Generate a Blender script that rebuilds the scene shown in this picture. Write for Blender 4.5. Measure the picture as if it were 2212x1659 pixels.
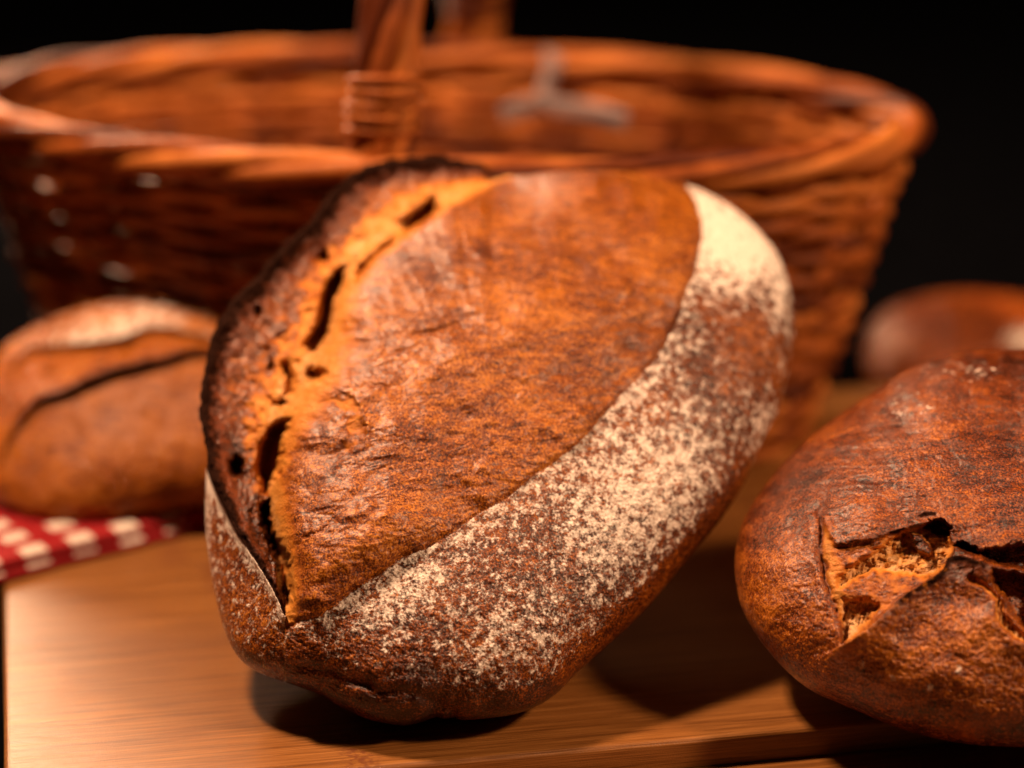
import bpy, math, random
import numpy as np
from mathutils import Vector, Matrix

for o in list(bpy.data.objects):
    bpy.data.objects.remove(o, do_unlink=True)
SC = bpy.context.scene
COL = SC.collection
R = math.radians

# ------------------------------------------------------------------ camera
CAM_H, PITCH, LENS = 0.40, R(18.0), 85.0
cam = bpy.data.cameras.new('camera')
cam.lens = LENS; cam.sensor_width = 36.0; cam.sensor_fit = 'HORIZONTAL'
cam.clip_start = 0.02; cam.clip_end = 50
co = bpy.data.objects.new('camera', cam); COL.objects.link(co)
co.location = (0, 0, CAM_H); co.rotation_euler = (R(90) - PITCH, 0, 0)
cam.dof.use_dof = True
cam.dof.focus_distance = 0.885
cam.dof.aperture_fstop = 2.9
cam.dof.aperture_blades = 0
SC.camera = co
SC.cycles.use_denoising = True
SC.cycles.denoising_prefilter = 'ACCURATE'

# ------------------------------------------------------------------ world, lamps, exposure
w = bpy.data.worlds.new('World'); SC.world = w; w.use_nodes = True
w.node_tree.nodes['Background'].inputs[0].default_value = (0.014, 0.009, 0.006, 1)
w.node_tree.nodes['Background'].inputs[1].default_value = 0.6

def lamp(name, loc, target, size, power, color, size_y=None):
    l = bpy.data.lights.new(name, 'AREA'); l.energy = power; l.color = color
    l.shape = 'RECTANGLE'; l.size = size; l.size_y = size_y or size
    o = bpy.data.objects.new(name, l); COL.objects.link(o)
    o.location = loc
    o.rotation_euler = (Vector(target) - Vector(loc)).to_track_quat('-Z', 'Y').to_euler()
    return o
lamp('overhead_lamp', (-0.46, 1.00, 1.10), (0.0, 0.98, 0.05), 0.13, 26, (1.0, 0.58, 0.34))
lamp('key_lamp', (1.05, 0.45, 1.00), (0.05, 1.00, 0.07), 0.17, 22, (1.0, 0.575, 0.33))
lamp('back_lamp', (-0.52, 2.05, 0.60), (-0.05, 0.95, 0.03), 0.34, 21, (1.0, 0.62, 0.37), 0.28)

vs = SC.view_settings
vs.view_transform = 'Standard'; vs.look = 'None'; vs.gamma = 1.0; vs.exposure = 0.12
vs.use_curve_mapping = False

# ------------------------------------------------------------------ pixel helpers (photo seen at 2212 x 1659)
F2 = 2212 * LENS / 36.0
CX, CY = 1106.0, 829.5
CP, SP = math.cos(PITCH), math.sin(PITCH)
def cam_to_world(px, py, Z):
    X = (px - CX) / F2 * Z; U = -(py - CY) / F2 * Z
    return np.stack([X, Z * CP + U * SP, CAM_H - Z * SP + U * CP], -1)
def on_plane(px, py, z=0.0):
    d = cam_to_world(np.float64(px), np.float64(py), np.float64(1.0)) - np.array([0, 0, CAM_H])
    return np.array([0, 0, CAM_H]) + d * ((z - CAM_H) / d[2])
def cropmap(pts, ox, oy, sc):
    return [((ox + x / sc) / 1.85172, (oy + y / sc) / 1.85172) for x, y in pts]

# ------------------------------------------------------------------ numeric helpers
def hash2(ix, iy, seed):
    h = (ix.astype(np.int64) * 374761393 + iy.astype(np.int64) * 668265263 + seed * 1442695041) & 0xffffffff
    h = ((h ^ (h >> 13)) * 1274126177) & 0xffffffff
    return ((h ^ (h >> 16)) & 0xffff) / 65535.0
def gnoise(x, y, seed=0):
    x0 = np.floor(x); y0 = np.floor(y); fx = x - x0; fy = y - y0
    u = fx * fx * fx * (fx * (fx * 6 - 15) + 10); v = fy * fy * fy * (fy * (fy * 6 - 15) + 10)
    def g(ix, iy, dx, dy):
        a = hash2(ix, iy, seed) * 2 * np.pi
        return np.cos(a) * dx + np.sin(a) * dy
    n00 = g(x0, y0, fx, fy); n10 = g(x0 + 1, y0, fx - 1, fy)
    n01 = g(x0, y0 + 1, fx, fy - 1); n11 = g(x0 + 1, y0 + 1, fx - 1, fy - 1)
    return ((n00 * (1 - u) + n10 * u) * (1 - v) + (n01 * (1 - u) + n11 * u) * v) * 1.4
def fbm(x, y, seed=0, octv=4, gain=0.5):
    s = 0; a = 1; t = 0
    for i in range(octv):
        s = s + a * gnoise(x * 2 ** i + 17.3 * i, y * 2 ** i - 9.1 * i, seed + i); t += a; a *= gain
    return s / t
def ss(a, b, x):
    t = np.clip((x - a) / (b - a), 0, 1); return t * t * (3 - 2 * t)
def catmull(pts, closed=False, n=10):
    P = np.array(pts, float); m = len(P); out = []
    for i in range(m if closed else m - 1):
        if closed: p0, p1, p2, p3 = P[i - 1], P[i], P[(i + 1) % m], P[(i + 2) % m]
        else: p0, p1, p2, p3 = P[max(i - 1, 0)], P[i], P[i + 1], P[min(i + 2, m - 1)]
        for k in range(n):
            t = k / n
            out.append(0.5 * (2 * p1 + (p2 - p0) * t + (2 * p0 - 5 * p1 + 4 * p2 - p3) * t * t + (3 * p1 - p0 - 3 * p2 + p3) * t ** 3))
    if not closed: out.append(P[-1])
    return np.array(out)
def pdist(x, y, poly):
    """distance, arc parameter and side (+ right of travel in image) to an open polyline"""
    P = np.array(poly, float); L = np.r_[0, np.cumsum(np.hypot(*np.diff(P, axis=0).T))]
    best = np.full(x.shape, 1e18); s = np.zeros(x.shape); sd = np.zeros(x.shape)
    for i in range(len(P) - 1):
        a, b = P[i], P[i + 1]; d = b - a; l2 = (d ** 2).sum() + 1e-9
        t = np.clip(((x - a[0]) * d[0] + (y - a[1]) * d[1]) / l2, 0, 1)
        ex = x - a[0] - t * d[0]; ey = y - a[1] - t * d[1]; q = ex * ex + ey * ey
        m = q < best
        best = np.where(m, q, best); s = np.where(m, (L[i] + t * (L[i + 1] - L[i])) / L[-1], s)
        sd = np.where(m, np.sign(d[0] * ey - d[1] * ex), sd)
    return np.sqrt(best), s, sd
def inside(x, y, poly):
    P = np.array(poly, float); c = np.zeros(x.shape, bool); j = len(P) - 1
    for i in range(len(P)):
        xi, yi = P[i]; xj, yj = P[j]
        m = ((yi > y) != (yj > y)) & (x < (xj - xi) * (y - yi) / (yj - yi + 1e-12) + xi)
        c ^= m; j = i
    return c
def polymask(x, y, poly, soft, warp=0.0, seed=0, wscale=14.0):
    """1 well inside the polygon, 0 outside, soft edge in pixels"""
    P = np.array(poly, float); pad = soft + warp + 4
    m = (x > P[:, 0].min() - pad) & (x < P[:, 0].max() + pad) & (y > P[:, 1].min() - pad) & (y < P[:, 1].max() + pad)
    out = np.zeros(x.shape)
    xx, yy = x[m], y[m]
    if xx.size == 0: return out
    if warp:
        nx = fbm(xx / wscale, yy / wscale, seed, 3); ny = fbm(xx / wscale + 50, yy / wscale, seed + 5, 3)
        xx = xx + warp * nx; yy = yy + warp * ny
    d, _, _ = pdist(xx, yy, list(P) + [P[0]])
    sgn = np.where(inside(xx, yy, P), d, -d)
    out[m] = ss(-soft * 0.5, soft, sgn)
    return out

# ------------------------------------------------------------------ object helpers
def mesh_np(name, V, quads, mat, parent=None, attrs=None, smooth=True, uv=None):
    me = bpy.data.meshes.new(name)
    V = np.asarray(V, np.float32); Q = np.asarray(quads, np.int32); k = Q.shape[1]
    me.vertices.add(len(V)); me.vertices.foreach_set('co', V.ravel())
    me.loops.add(Q.size); me.loops.foreach_set('vertex_index', Q.ravel())
    me.polygons.add(len(Q)); me.polygons.foreach_set('loop_start', np.arange(0, Q.size, k, dtype=np.int32))
    me.polygons.foreach_set('use_smooth', np.full(len(Q), smooth))
    me.update(calc_edges=True)
    for n, a in (attrs or {}).items():
        at = me.attributes.new(n, 'FLOAT', 'POINT'); at.data.foreach_set('value', np.asarray(a, np.float32))
    if uv is not None:
        l = me.uv_layers.new(name='UVMap'); l.data.foreach_set('uv', np.asarray(uv, np.float32)[Q.ravel()].ravel())
    me.materials.append(mat)
    o = bpy.data.objects.new(name, me); COL.objects.link(o)
    if parent: o.parent = parent
    return o
def empty(name, loc, label, cat, group=None):
    o = bpy.data.objects.new(name, None); COL.objects.link(o); o.location = loc; o.empty_display_size = 0.02
    o['label'] = label; o['category'] = cat
    if group: o['group'] = group
    return o
def submesh(V, Q, sel, attrs):
    q = Q[sel]; u, inv = np.unique(q, return_inverse=True)
    return V[u], inv.reshape(q.shape), {k: a[u] for k, a in attrs.items()}
def tube(path, rad, sides=8, closed=False, ref=(0, 0, 1), twist=0.0):
    """path (n,3) -> verts, quads ; rad scalar or (n,) or pair (r1,r2)"""
    P = np.asarray(path, float); n = len(P)
    T = (np.roll(P, -1, 0) - np.roll(P, 1, 0)) if closed else np.gradient(P, axis=0)
    T /= np.linalg.norm(T, axis=1, keepdims=True) + 1e-12
    ref = np.broadcast_to(np.asarray(ref, float), P.shape)
    A = np.cross(T, ref); A /= np.linalg.norm(A, axis=1, keepdims=True) + 1e-12
    B = np.cross(A, T)
    r1, r2 = rad if isinstance(rad, tuple) else (rad, rad)
    r1 = np.broadcast_to(r1, (n,)); r2 = np.broadcast_to(r2, (n,))
    th = np.arange(sides) * 2 * np.pi / sides
    V = (P[:, None] + A[:, None] * (np.cos(th)[None, :, None] * r1[:, None, None]) + B[:, None] * (np.sin(th)[None, :, None] * r2[:, None, None])).reshape(-1, 3)
    i = np.arange(n if closed else n - 1)[:, None]; j = np.arange(sides)[None]
    i2 = (i + 1) % n; j2 = (j + 1) % sides
    Q = np.stack([i * sides + j, i * sides + j2, i2 * sides + j2, i2 * sides + j], -1).reshape(-1, 4)
    return V, Q

# ------------------------------------------------------------------ materials
class NT:
    def __init__(s, name):
        s.m = bpy.data.materials.new(name); s.m.use_nodes = True; s.t = s.m.node_tree
        s.b = s.t.nodes['Principled BSDF']
    def n(s, typ, **kw):
        nd = s.t.nodes.new(typ)
        for k, v in kw.items(): setattr(nd, k, v)
        return nd
    def l(s, a, b): s.t.links.new(a, b)
    def val(s, x, sock):
        if hasattr(x, 'is_linked') or isinstance(x, bpy.types.NodeSocket): s.l(x, sock)
        else: sock.default_value = x
    def math(s, op, a, b=0.0, c=0.0, clamp=False):
        nd = s.n('ShaderNodeMath', operation=op); nd.use_clamp = clamp
        s.val(a, nd.inputs[0]); s.val(b, nd.inputs[1])
        if op in ('MULTIPLY_ADD', 'SMOOTH_MIN', 'SMOOTH_MAX', 'WRAP'): s.val(c, nd.inputs[2])
        return nd.outputs[0]
    def attr(s, name): return s.n('ShaderNodeAttribute', attribute_name=name).outputs['Fac']
    def noise(s, vec, scale, detail=4, rough=0.55, dist=0.0):
        nd = s.n('ShaderNodeTexNoise'); s.l(vec, nd.inputs['Vector'])
        nd.inputs['Scale'].default_value = scale; nd.inputs['Detail'].default_value = detail
        nd.inputs['Roughness'].default_value = rough; nd.inputs['Distortion'].default_value = dist
        return nd.outputs['Fac']
    def voro(s, vec, scale, feature='F1', rand=1.0):
        nd = s.n('ShaderNodeTexVoronoi', feature=feature); s.l(vec, nd.inputs['Vector'])
        nd.inputs['Scale'].default_value = scale; nd.inputs['Randomness'].default_value = rand
        return nd.outputs['Distance']
    def sstep(s, x, a, b, lo=0.0, hi=1.0):
        nd = s.n('ShaderNodeMapRange', interpolation_type='SMOOTHSTEP'); s.val(x, nd.inputs[0])
        nd.inputs[1].default_value = a; nd.inputs[2].default_value = b
        nd.inputs[3].default_value = lo; nd.inputs[4].default_value = hi
        return nd.outputs[0]
    def ramp(s, x, stops):
        nd = s.n('ShaderNodeValToRGB'); s.val(x, nd.inputs[0]); cr = nd.color_ramp
        while len(cr.elements) < len(stops): cr.elements.new(0.5)
        for e, (p, c) in zip(cr.elements, stops): e.position = p; e.color = (*c, 1)
        return nd.outputs[0]
    def mix(s, f, a, b, blend='MIX'):
        nd = s.n('ShaderNodeMix', data_type='RGBA', blend_type=blend); s.val(f, nd.inputs[0])
        for x, i in ((a, 6), (b, 7)):
            if isinstance(x, tuple): nd.inputs[i].default_value = (*x, 1)
            else: s.l(x, nd.inputs[i])
        return nd.outputs[2]
    def coord(s, scale=None, rot=None):
        tc = s.n('ShaderNodeTexCoord').outputs['Object']
        if scale or rot:
            mp = s.n('ShaderNodeMapping'); s.l(tc, mp.inputs[0])
            if scale: mp.inputs['Scale'].default_value = scale
            if rot: mp.inputs['Rotation'].default_value = rot
            return mp.outputs[0]
        return tc
    def bump(s, h, dist, strength=1.0, prev=None):
        nd = s.n('ShaderNodeBump'); s.l(h, nd.inputs['Height'])
        nd.inputs['Distance'].default_value = dist; nd.inputs['Strength'].default_value = strength
        if prev is not None: s.l(prev, nd.inputs['Normal'])
        return nd.outputs[0]
    def done(s, col=None, rough=None, normal=None, spec=None):
        if col is not None: s.val((*col, 1) if isinstance(col, tuple) else col, s.b.inputs['Base Color'])
        if rough is not None: s.val(rough, s.b.inputs['Roughness'])
        if normal is not None: s.l(normal, s.b.inputs['Normal'])
        if spec is not None: s.val(spec, s.b.inputs['Specular IOR Level'])
        return s.m

def bread_mat(name, dark, mid, light, streak_rot=(0, 0, 0), blister=0.0, seedoff=0.0, gloss=0.30, coat=0.55):
    s = NT(name); c0 = s.coord()
    mp = s.n('ShaderNodeMapping'); s.l(c0, mp.inputs[0]); mp.inputs['Location'].default_value = (seedoff, seedoff * 2, 0)
    c = mp.outputs[0]
    st = s.n('ShaderNodeMapping'); s.l(c, st.inputs[0]); st.inputs['Rotation'].default_value = streak_rot
    st.inputs['Scale'].default_value = (0.32, 1, 1)
    flour, char, crumb, tone, skin = (s.attr(k) for k in ('flour', 'char', 'crumb', 'tone', 'skin'))
    n_big = s.noise(c, 28, 3); n_mid = s.noise(st.outputs[0], 330, 5, 0.65); n_fine = s.noise(c, 1250, 3, 0.65)
    n_pore = s.noise(c, 900, 3, 0.6)
    n_m2 = s.noise(c, 75, 4, 0.6)
    v = s.math('MULTIPLY_ADD', n_big, 0.6, s.math('MULTIPLY_ADD', n_mid, 1.0, s.math('MULTIPLY_ADD', n_m2, 0.4, s.math('MULTIPLY', n_fine, 2.2))))
    v = s.math('ADD', s.math('MULTIPLY_ADD', v, 1.2, -2.06), s.math('MULTIPLY_ADD', tone, 0.9, -0.45))
    col = s.ramp(v, [(0.0, dark), (0.45, mid), (0.95, light)])
    # crumb: yellow-orange to cream
    n_c = s.noise(c, 240, 5, 0.65)
    cc = s.ramp(s.math('MULTIPLY_ADD', crumb, 0.95, s.math('MULTIPLY_ADD', n_c, 0.55, -0.34)),
                [(0.05, (0.26, 0.055, 0.005)), (0.35, (0.48, 0.155, 0.014)), (0.64, (0.60, 0.26, 0.045)), (1.0, (0.72, 0.48, 0.24))])
    f_c = s.sstep(s.math('ADD', crumb, s.math('MULTIPLY_ADD', n_mid, 0.7, -0.35)), 0.16, 0.5)
    col = s.mix(f_c, col, cc)
    # char
    n_ch = s.noise(c, 330, 5, 0.65)
    chv = s.math('ADD', char, s.math('MULTIPLY_ADD', n_ch, 0.9, -0.45))
    col = s.mix(s.sstep(chv, 0.0, 0.45), col, s.ramp(n_fine, [(0.3, (0.045, 0.009, 0.004)), (0.7, (0.22, 0.052, 0.012))]))
    f_ch = s.sstep(chv, 0.35, 0.85)
    chc = s.ramp(n_fine, [(0.3, (0.008, 0.004, 0.003)), (0.6, (0.022, 0.009, 0.006)), (0.8, (0.06, 0.024, 0.015))])
    col = s.mix(f_ch, col, chc)
    # flour: clumps over specks
    n_f1 = s.noise(c, 290, 5, 0.72, 0.1); n_f2 = s.noise(c, 1050, 3, 0.6)
    fl = s.math('ADD', flour, s.math('ADD', s.math('MULTIPLY_ADD', n_f1, 2.5, -1.25), s.math('MULTIPLY_ADD', n_f2, 1.0, -0.5)))
    f_fl = s.math('MULTIPLY', s.sstep(fl, 0.52, 0.98), s.sstep(flour, 0.02, 0.12))
    flc = s.ramp(n_f2, [(0.3, (0.70, 0.58, 0.47)), (0.62, (0.92, 0.87, 0.80))])
    col = s.mix(s.math('MULTIPLY', f_fl, 0.93), col, flc)
    h = s.math('ADD', s.math('MULTIPLY', n_mid, 0.7), s.math('MULTIPLY', n_pore, 0.8))
    nrm = s.bump(h, 0.0008, 0.6)
    nrm = s.bump(n_fine, 0.0006, 0.8, nrm)
    nrm = s.bump(f_fl, 0.0003, 0.4, nrm)
    if blister:
        vb = s.voro(c, 330); big = s.voro(c, 150)
        bb = s.math('MULTIPLY', s.math('ADD', s.sstep(vb, 0.32, 0.1), s.sstep(big, 0.25, 0.08)), skin)
        nrm = s.bump(bb, 0.0006, 0.5 * blister, nrm)
        ring = s.math('MULTIPLY', s.math('MULTIPLY', s.sstep(vb, 0.38, 0.2), 0.42 * blister), skin)
        col = s.mix(ring, col, light)
    rg = s.math('ADD', s.math('MULTIPLY_ADD', f_ch, 0.25, 0.25), s.math('ADD', s.math('MULTIPLY', f_fl, 0.5), s.math('MULTIPLY', f_c, 0.22)))
    rg = s.math('ADD', rg, s.math('MULTIPLY_ADD', n_big, 0.3, -0.15))
    sp = s.math('SUBTRACT', s.math('MULTIPLY_ADD', f_fl, -gloss * .87, gloss), s.math('MULTIPLY', f_ch, 0.46), clamp=True)
    cw = s.math('MULTIPLY', s.math('MULTIPLY', s.math('SUBTRACT', 1.0, f_fl), s.math('SUBTRACT', 1.0, f_c)), s.math('SUBTRACT', 1.0, f_ch))
    s.l(s.math('MULTIPLY', cw, coat), s.b.inputs['Coat Weight'])
    s.l(s.math('MULTIPLY_ADD', n_m2, 0.35, 0.20), s.b.inputs['Coat Roughness'])
    s.l(s.bump(s.math('ADD', s.math('MULTIPLY', n_m2, 0.5), n_mid), 0.0006, 0.45), s.b.inputs['Coat Normal'])
    return s.done(col, rg, nrm, sp)

M_main = bread_mat('main_crust', (0.020, 0.003, 0.0008), (0.205, 0.044, 0.0026), (0.60, 0.22, 0.020), (0, R(25), 0), coat=0.36)
M_right = bread_mat('right_crust', (0.014, 0.0022, 0.0008), (0.20, 0.037, 0.0025), (0.56, 0.185, 0.017), (0, R(8), 0), 1.0, 3.1, 0.40, 0.32)
M_roll = bread_mat('roll_crust', (0.05, 0.009, 0.001), (0.29, 0.074, 0.005), (0.52, 0.19, 0.02), (0, 0, 0), 0.0, 7.7, 0.2, 0.12)
M_rear = bread_mat('rear_crust', (0.04, 0.007, 0.002), (0.22, 0.045, 0.006), (0.42, 0.12, 0.02), (0, 0, 0), 0.0, 11.0, 0.2, 0.1)

def bamboo_mat():
    s = NT('bamboo'); tc = s.coord(); oi = s.n('ShaderNodeObjectInfo')
    rnd = oi.outputs['Random']
    off = s.n('ShaderNodeCombineXYZ'); s.l(s.math('MULTIPLY', rnd, 37.0), off.inputs[0]); s.l(s.math('MULTIPLY', rnd, 11.0), off.inputs[2])
    va = s.n('ShaderNodeVectorMath', operation='ADD'); s.l(tc, va.inputs[0]); s.l(off.outputs[0], va.inputs[1])
    mp = s.n('ShaderNodeMapping'); s.l(va.outputs[0], mp.inputs[0]); mp.inputs['Scale'].default_value = (1.2, 60, 60)
    g = mp.outputs[0]
    n1 = s.noise(g, 7.0, 5, 0.62); n2 = s.noise(g, 28.0, 3, 0.6)
    mp2 = s.n('ShaderNodeMapping'); s.l(va.outputs[0], mp2.inputs[0]); mp2.inputs['Scale'].default_value = (6, 18, 18)
    n3 = s.noise(mp2.outputs[0], 1.6, 3)
    v = s.math('ADD', s.math('MULTIPLY', n1, 0.6), s.math('ADD', s.math('MULTIPLY', n2, 0.6), s.math('MULTIPLY_ADD', n3, 0.1, -0.15)))
    v = s.math('ADD', v, s.math('MULTIPLY_ADD', rnd, 0.016, -0.008))
    col = s.ramp(v, [(0.30, (0.085, 0.028, 0.005)), (0.5, (0.20, 0.079, 0.016)), (0.72, (0.33, 0.145, 0.036))])
    # bamboo nodes: a dark band across a strip every 0.25 m or so
    sx = s.n('ShaderNodeSeparateXYZ'); s.l(va.outputs[0], sx.inputs[0])
    wob = s.math('MULTIPLY_ADD', s.noise(tc, 90, 3), 0.014, sx.outputs[0])
    fr = s.math('ABSOLUTE', s.math('SUBTRACT', s.math('FRACT', s.math('DIVIDE', wob, 0.27)), 0.5))
    node = s.math('MULTIPLY', s.sstep(fr, 0.034, 0.008), s.sstep(s.noise(tc, 420, 2), 0.42, 0.62))
    col = s.mix(s.math('MULTIPLY', node, 0.8), col, (0.12, 0.035, 0.012))
    nrm = s.bump(s.math('ADD', n2, s.math('MULTIPLY', n1, 0.6)), 0.0003, 0.55)
    fs = s.noise(tc, 1500, 2); nrm = s.bump(fs, 0.00015, 0.5, nrm)
    rg = s.math('MULTIPLY_ADD', n2, 0.16, 0.30)
    return s.done(col, rg, nrm, 0.5)
M_bamboo = bamboo_mat()

def wicker_mat():
    s = NT('wicker'); c = s.coord(); oi = s.n('ShaderNodeObjectInfo')
    n1 = s.noise(c, 45, 4); n2 = s.noise(c, 400, 3)
    v = s.math('ADD', s.math('MULTIPLY_ADD', n1, 0.8, -0.05), s.math('MULTIPLY_ADD', oi.outputs['Random'], 0.8, -0.38))
    v = s.math('ADD', v, s.math('MULTIPLY_ADD', n2, 0.3, -0.15))
    col = s.ramp(v, [(0.1, (0.07, 0.013, 0.002)), (0.45, (0.25, 0.064, 0.010)), (0.85, (0.50, 0.175, 0.036))])
    return s.done(col, s.math('MULTIPLY_ADD', n2, 0.25, 0.40), s.bump(n2, 0.0006, 0.5), 0.15)
M_wicker = wicker_mat()

def cloth_mat():
    s = NT('gingham'); uv = s.n('ShaderNodeUVMap').outputs[0]; sx = s.n('ShaderNodeSeparateXYZ'); s.l(uv, sx.inputs[0])
    a = s.sstep(s.math('PINGPONG', sx.outputs[0], 0.5), 0.235, 0.265)
    b = s.sstep(s.math('PINGPONG', sx.outputs[1], 0.5), 0.235, 0.265)
    col = s.mix(a, (0.74, 0.66, 0.58), (0.30, 0.013, 0.016))
    c2 = s.mix(a, (0.30, 0.013, 0.016), (0.26, 0.006, 0.010))
    col = s.mix(b, col, c2)
    wv = s.n('ShaderNodeTexWave'); s.l(uv, wv.inputs[0]); wv.inputs['Scale'].default_value = 12
    return s.done(col, 0.85, s.bump(wv.outputs[1], 0.0004, 0.6), 0.2)
M_cloth = cloth_mat()

def plain_mat(name, col, rough, nscale=30, amt=0.3, spec=0.3):
    s = NT(name); c = s.coord(); n = s.noise(c, nscale, 4)
    lo = tuple(x * (1 - amt) for x in col); hi = tuple(x * (1 + amt) for x in col)
    return s.done(s.ramp(n, [(0.3, lo), (0.7, hi)]), rough, s.bump(n, 0.0005, 0.3), spec)
M_table = plain_mat('dark_table', (0.0018, 0.002, 0.0026), 0.95, 40, 0.3, 0.0)
M_back = plain_mat('dark_backdrop', (0.010, 0.007, 0.005), 0.95, 2.5, 0.8, 0.0)
M_ribbon = plain_mat('pale_ribbon', (0.22, 0.17, 0.17), 0.6, 60, 0.15, 0.5)

# ------------------------------------------------------------------ setting
TABLE_Z = -0.027
def sheet(name, pts, mat):
    me = bpy.data.meshes.new(name); me.from_pydata(pts, [], [(0, 1, 2, 3)]); me.materials.append(mat)
    o = bpy.data.objects.new(name, me); COL.objects.link(o); o['kind'] = 'structure'; return o
sheet('table', [(-3, -0.3, TABLE_Z), (3, -0.3, TABLE_Z), (3, 3.4, TABLE_Z), (-3, 3.4, TABLE_Z)], M_table)
sheet('wall', [(-3, 3.4, TABLE_Z), (3, 3.4, TABLE_Z), (3, 3.4, 2.4), (-3, 3.4, 2.4)], M_back)

# ------------------------------------------------------------------ cutting boards
YAW = R(11.3)
ex = np.array([math.cos(YAW), math.sin(YAW), 0]); ey = np.array([-math.sin(YAW), math.cos(YAW), 0])
pf = on_plane(864, 1653.6); pl = on_plane(7.5, 1275)
# corner: intersection of the front line through pf and the left line through pl
A = np.array([[ex[0], -ey[0]], [ex[1], -ey[1]]]); tt = np.linalg.solve(A, (pl - pf)[:2]); CORNER = pf + ex * tt[0]
def plank(name, x0, x1, y0, y1, z0, z1, bev, parent, mat):
    """box with rounded edges; bev = (left, right, front, back) radii"""
    def rounded(a0, a1, b0, b1):
        pts = []
        for (sx_, sy_, cx_, cy_, r, ph) in ((0, 0, a0, b0, .0002, 180), ):
            pass
        return pts
    r = 0.0022; seg = 4; eps = 0.00004
    def prof(u0, u1, ru0, ru1):
        # cross positions from one top edge to the other with heights
        P = [(u0, z0)]
        for k in range(seg + 1):
            a = math.pi / 2 * k / seg; P.append((u0 + ru0 - ru0 * math.cos(a), z1 - ru0 + ru0 * math.sin(a)))
        for k in range(seg + 1):
            a = math.pi / 2 * (1 - k / seg); P.append((u1 - ru1 + ru1 * math.cos(a), z1 - ru1 + ru1 * math.sin(a)))
        P.append((u1, z0)); return P
    py = prof(y0, y1, bev[2] or eps, bev[3] or eps)
    px = [(x0, 1.0)]
    rl, rr = bev[0] or eps, bev[1] or eps
    xs = [(x0 + rl - rl * math.cos(math.pi / 2 * k / seg), rl - rl * math.sin(math.pi / 2 * k / seg)) for k in range(seg + 1)]
    xs += [(x0 + (x1 - x0) * k / 12, 0.0) for k in range(1, 12)]
    xs += [(x1 - rr + rr * math.cos(math.pi / 2 * (1 - k / seg)), rr - rr * math.sin(math.pi / 2 * (1 - k / seg))) for k in range(seg + 1)]
    V = []; n = len(py)
    for X, drop in xs:
        for (Y, Z) in py: V.append((X, Y, max(z0, min(Z, z1 - drop))))
    Q = []
    for i in range(len(xs) - 1):
        for j in range(n - 1): Q.append((i * n + j, (i + 1) * n + j, (i + 1) * n + j + 1, i * n + j + 1))
    me = bpy.data.meshes.new(name)
    caps = [tuple(range(n)), tuple(reversed([(len(xs) - 1) * n + j for j in range(n)]))]
    caps.append(tuple(reversed([i * n for i in range(len(xs))])) + tuple(i * n + n - 1 for i in range(len(xs))))
    me.from_pydata(V, [], Q + caps[:2]); me.materials.append(mat)
    for p in me.polygons: p.use_smooth = False
    o = bpy.data.objects.new(name, me); COL.objects.link(o); o.parent = parent
    return o
def board(label, origin, length, widths, z0, z1, rad):
    b = empty('cutting_board', (origin[0], origin[1], z0), label, 'cutting board'); b.rotation_euler = (0, 0, YAW)
    y = 0.0
    for i, wd in enumerate(widths):
        plank('plank', 0, length, y, y + wd - 0.00003, 0, z1 - z0, (rad, rad, rad if i == 0 else 0, rad if i == len(widths) - 1 else 0), b, M_bamboo)
        y += wd
    return b
random.seed(4)
board('bamboo cutting board with glossy top under the breads, its front edge showing', CORNER, 0.62,
      [0.0305 + random.uniform(-0.003, 0.003) for _ in range(13)], -0.0115, 0.0, 0.0025)
LB = CORNER + ex * 0.05 - ey * 0.13
board('second bamboo board lying lower, just in front of and under the upper board', LB, 0.60,
      [0.034 + random.uniform(-0.003, 0.003) for _ in range(12)], TABLE_Z + 0.0002, -0.0118, 0.003)

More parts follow.
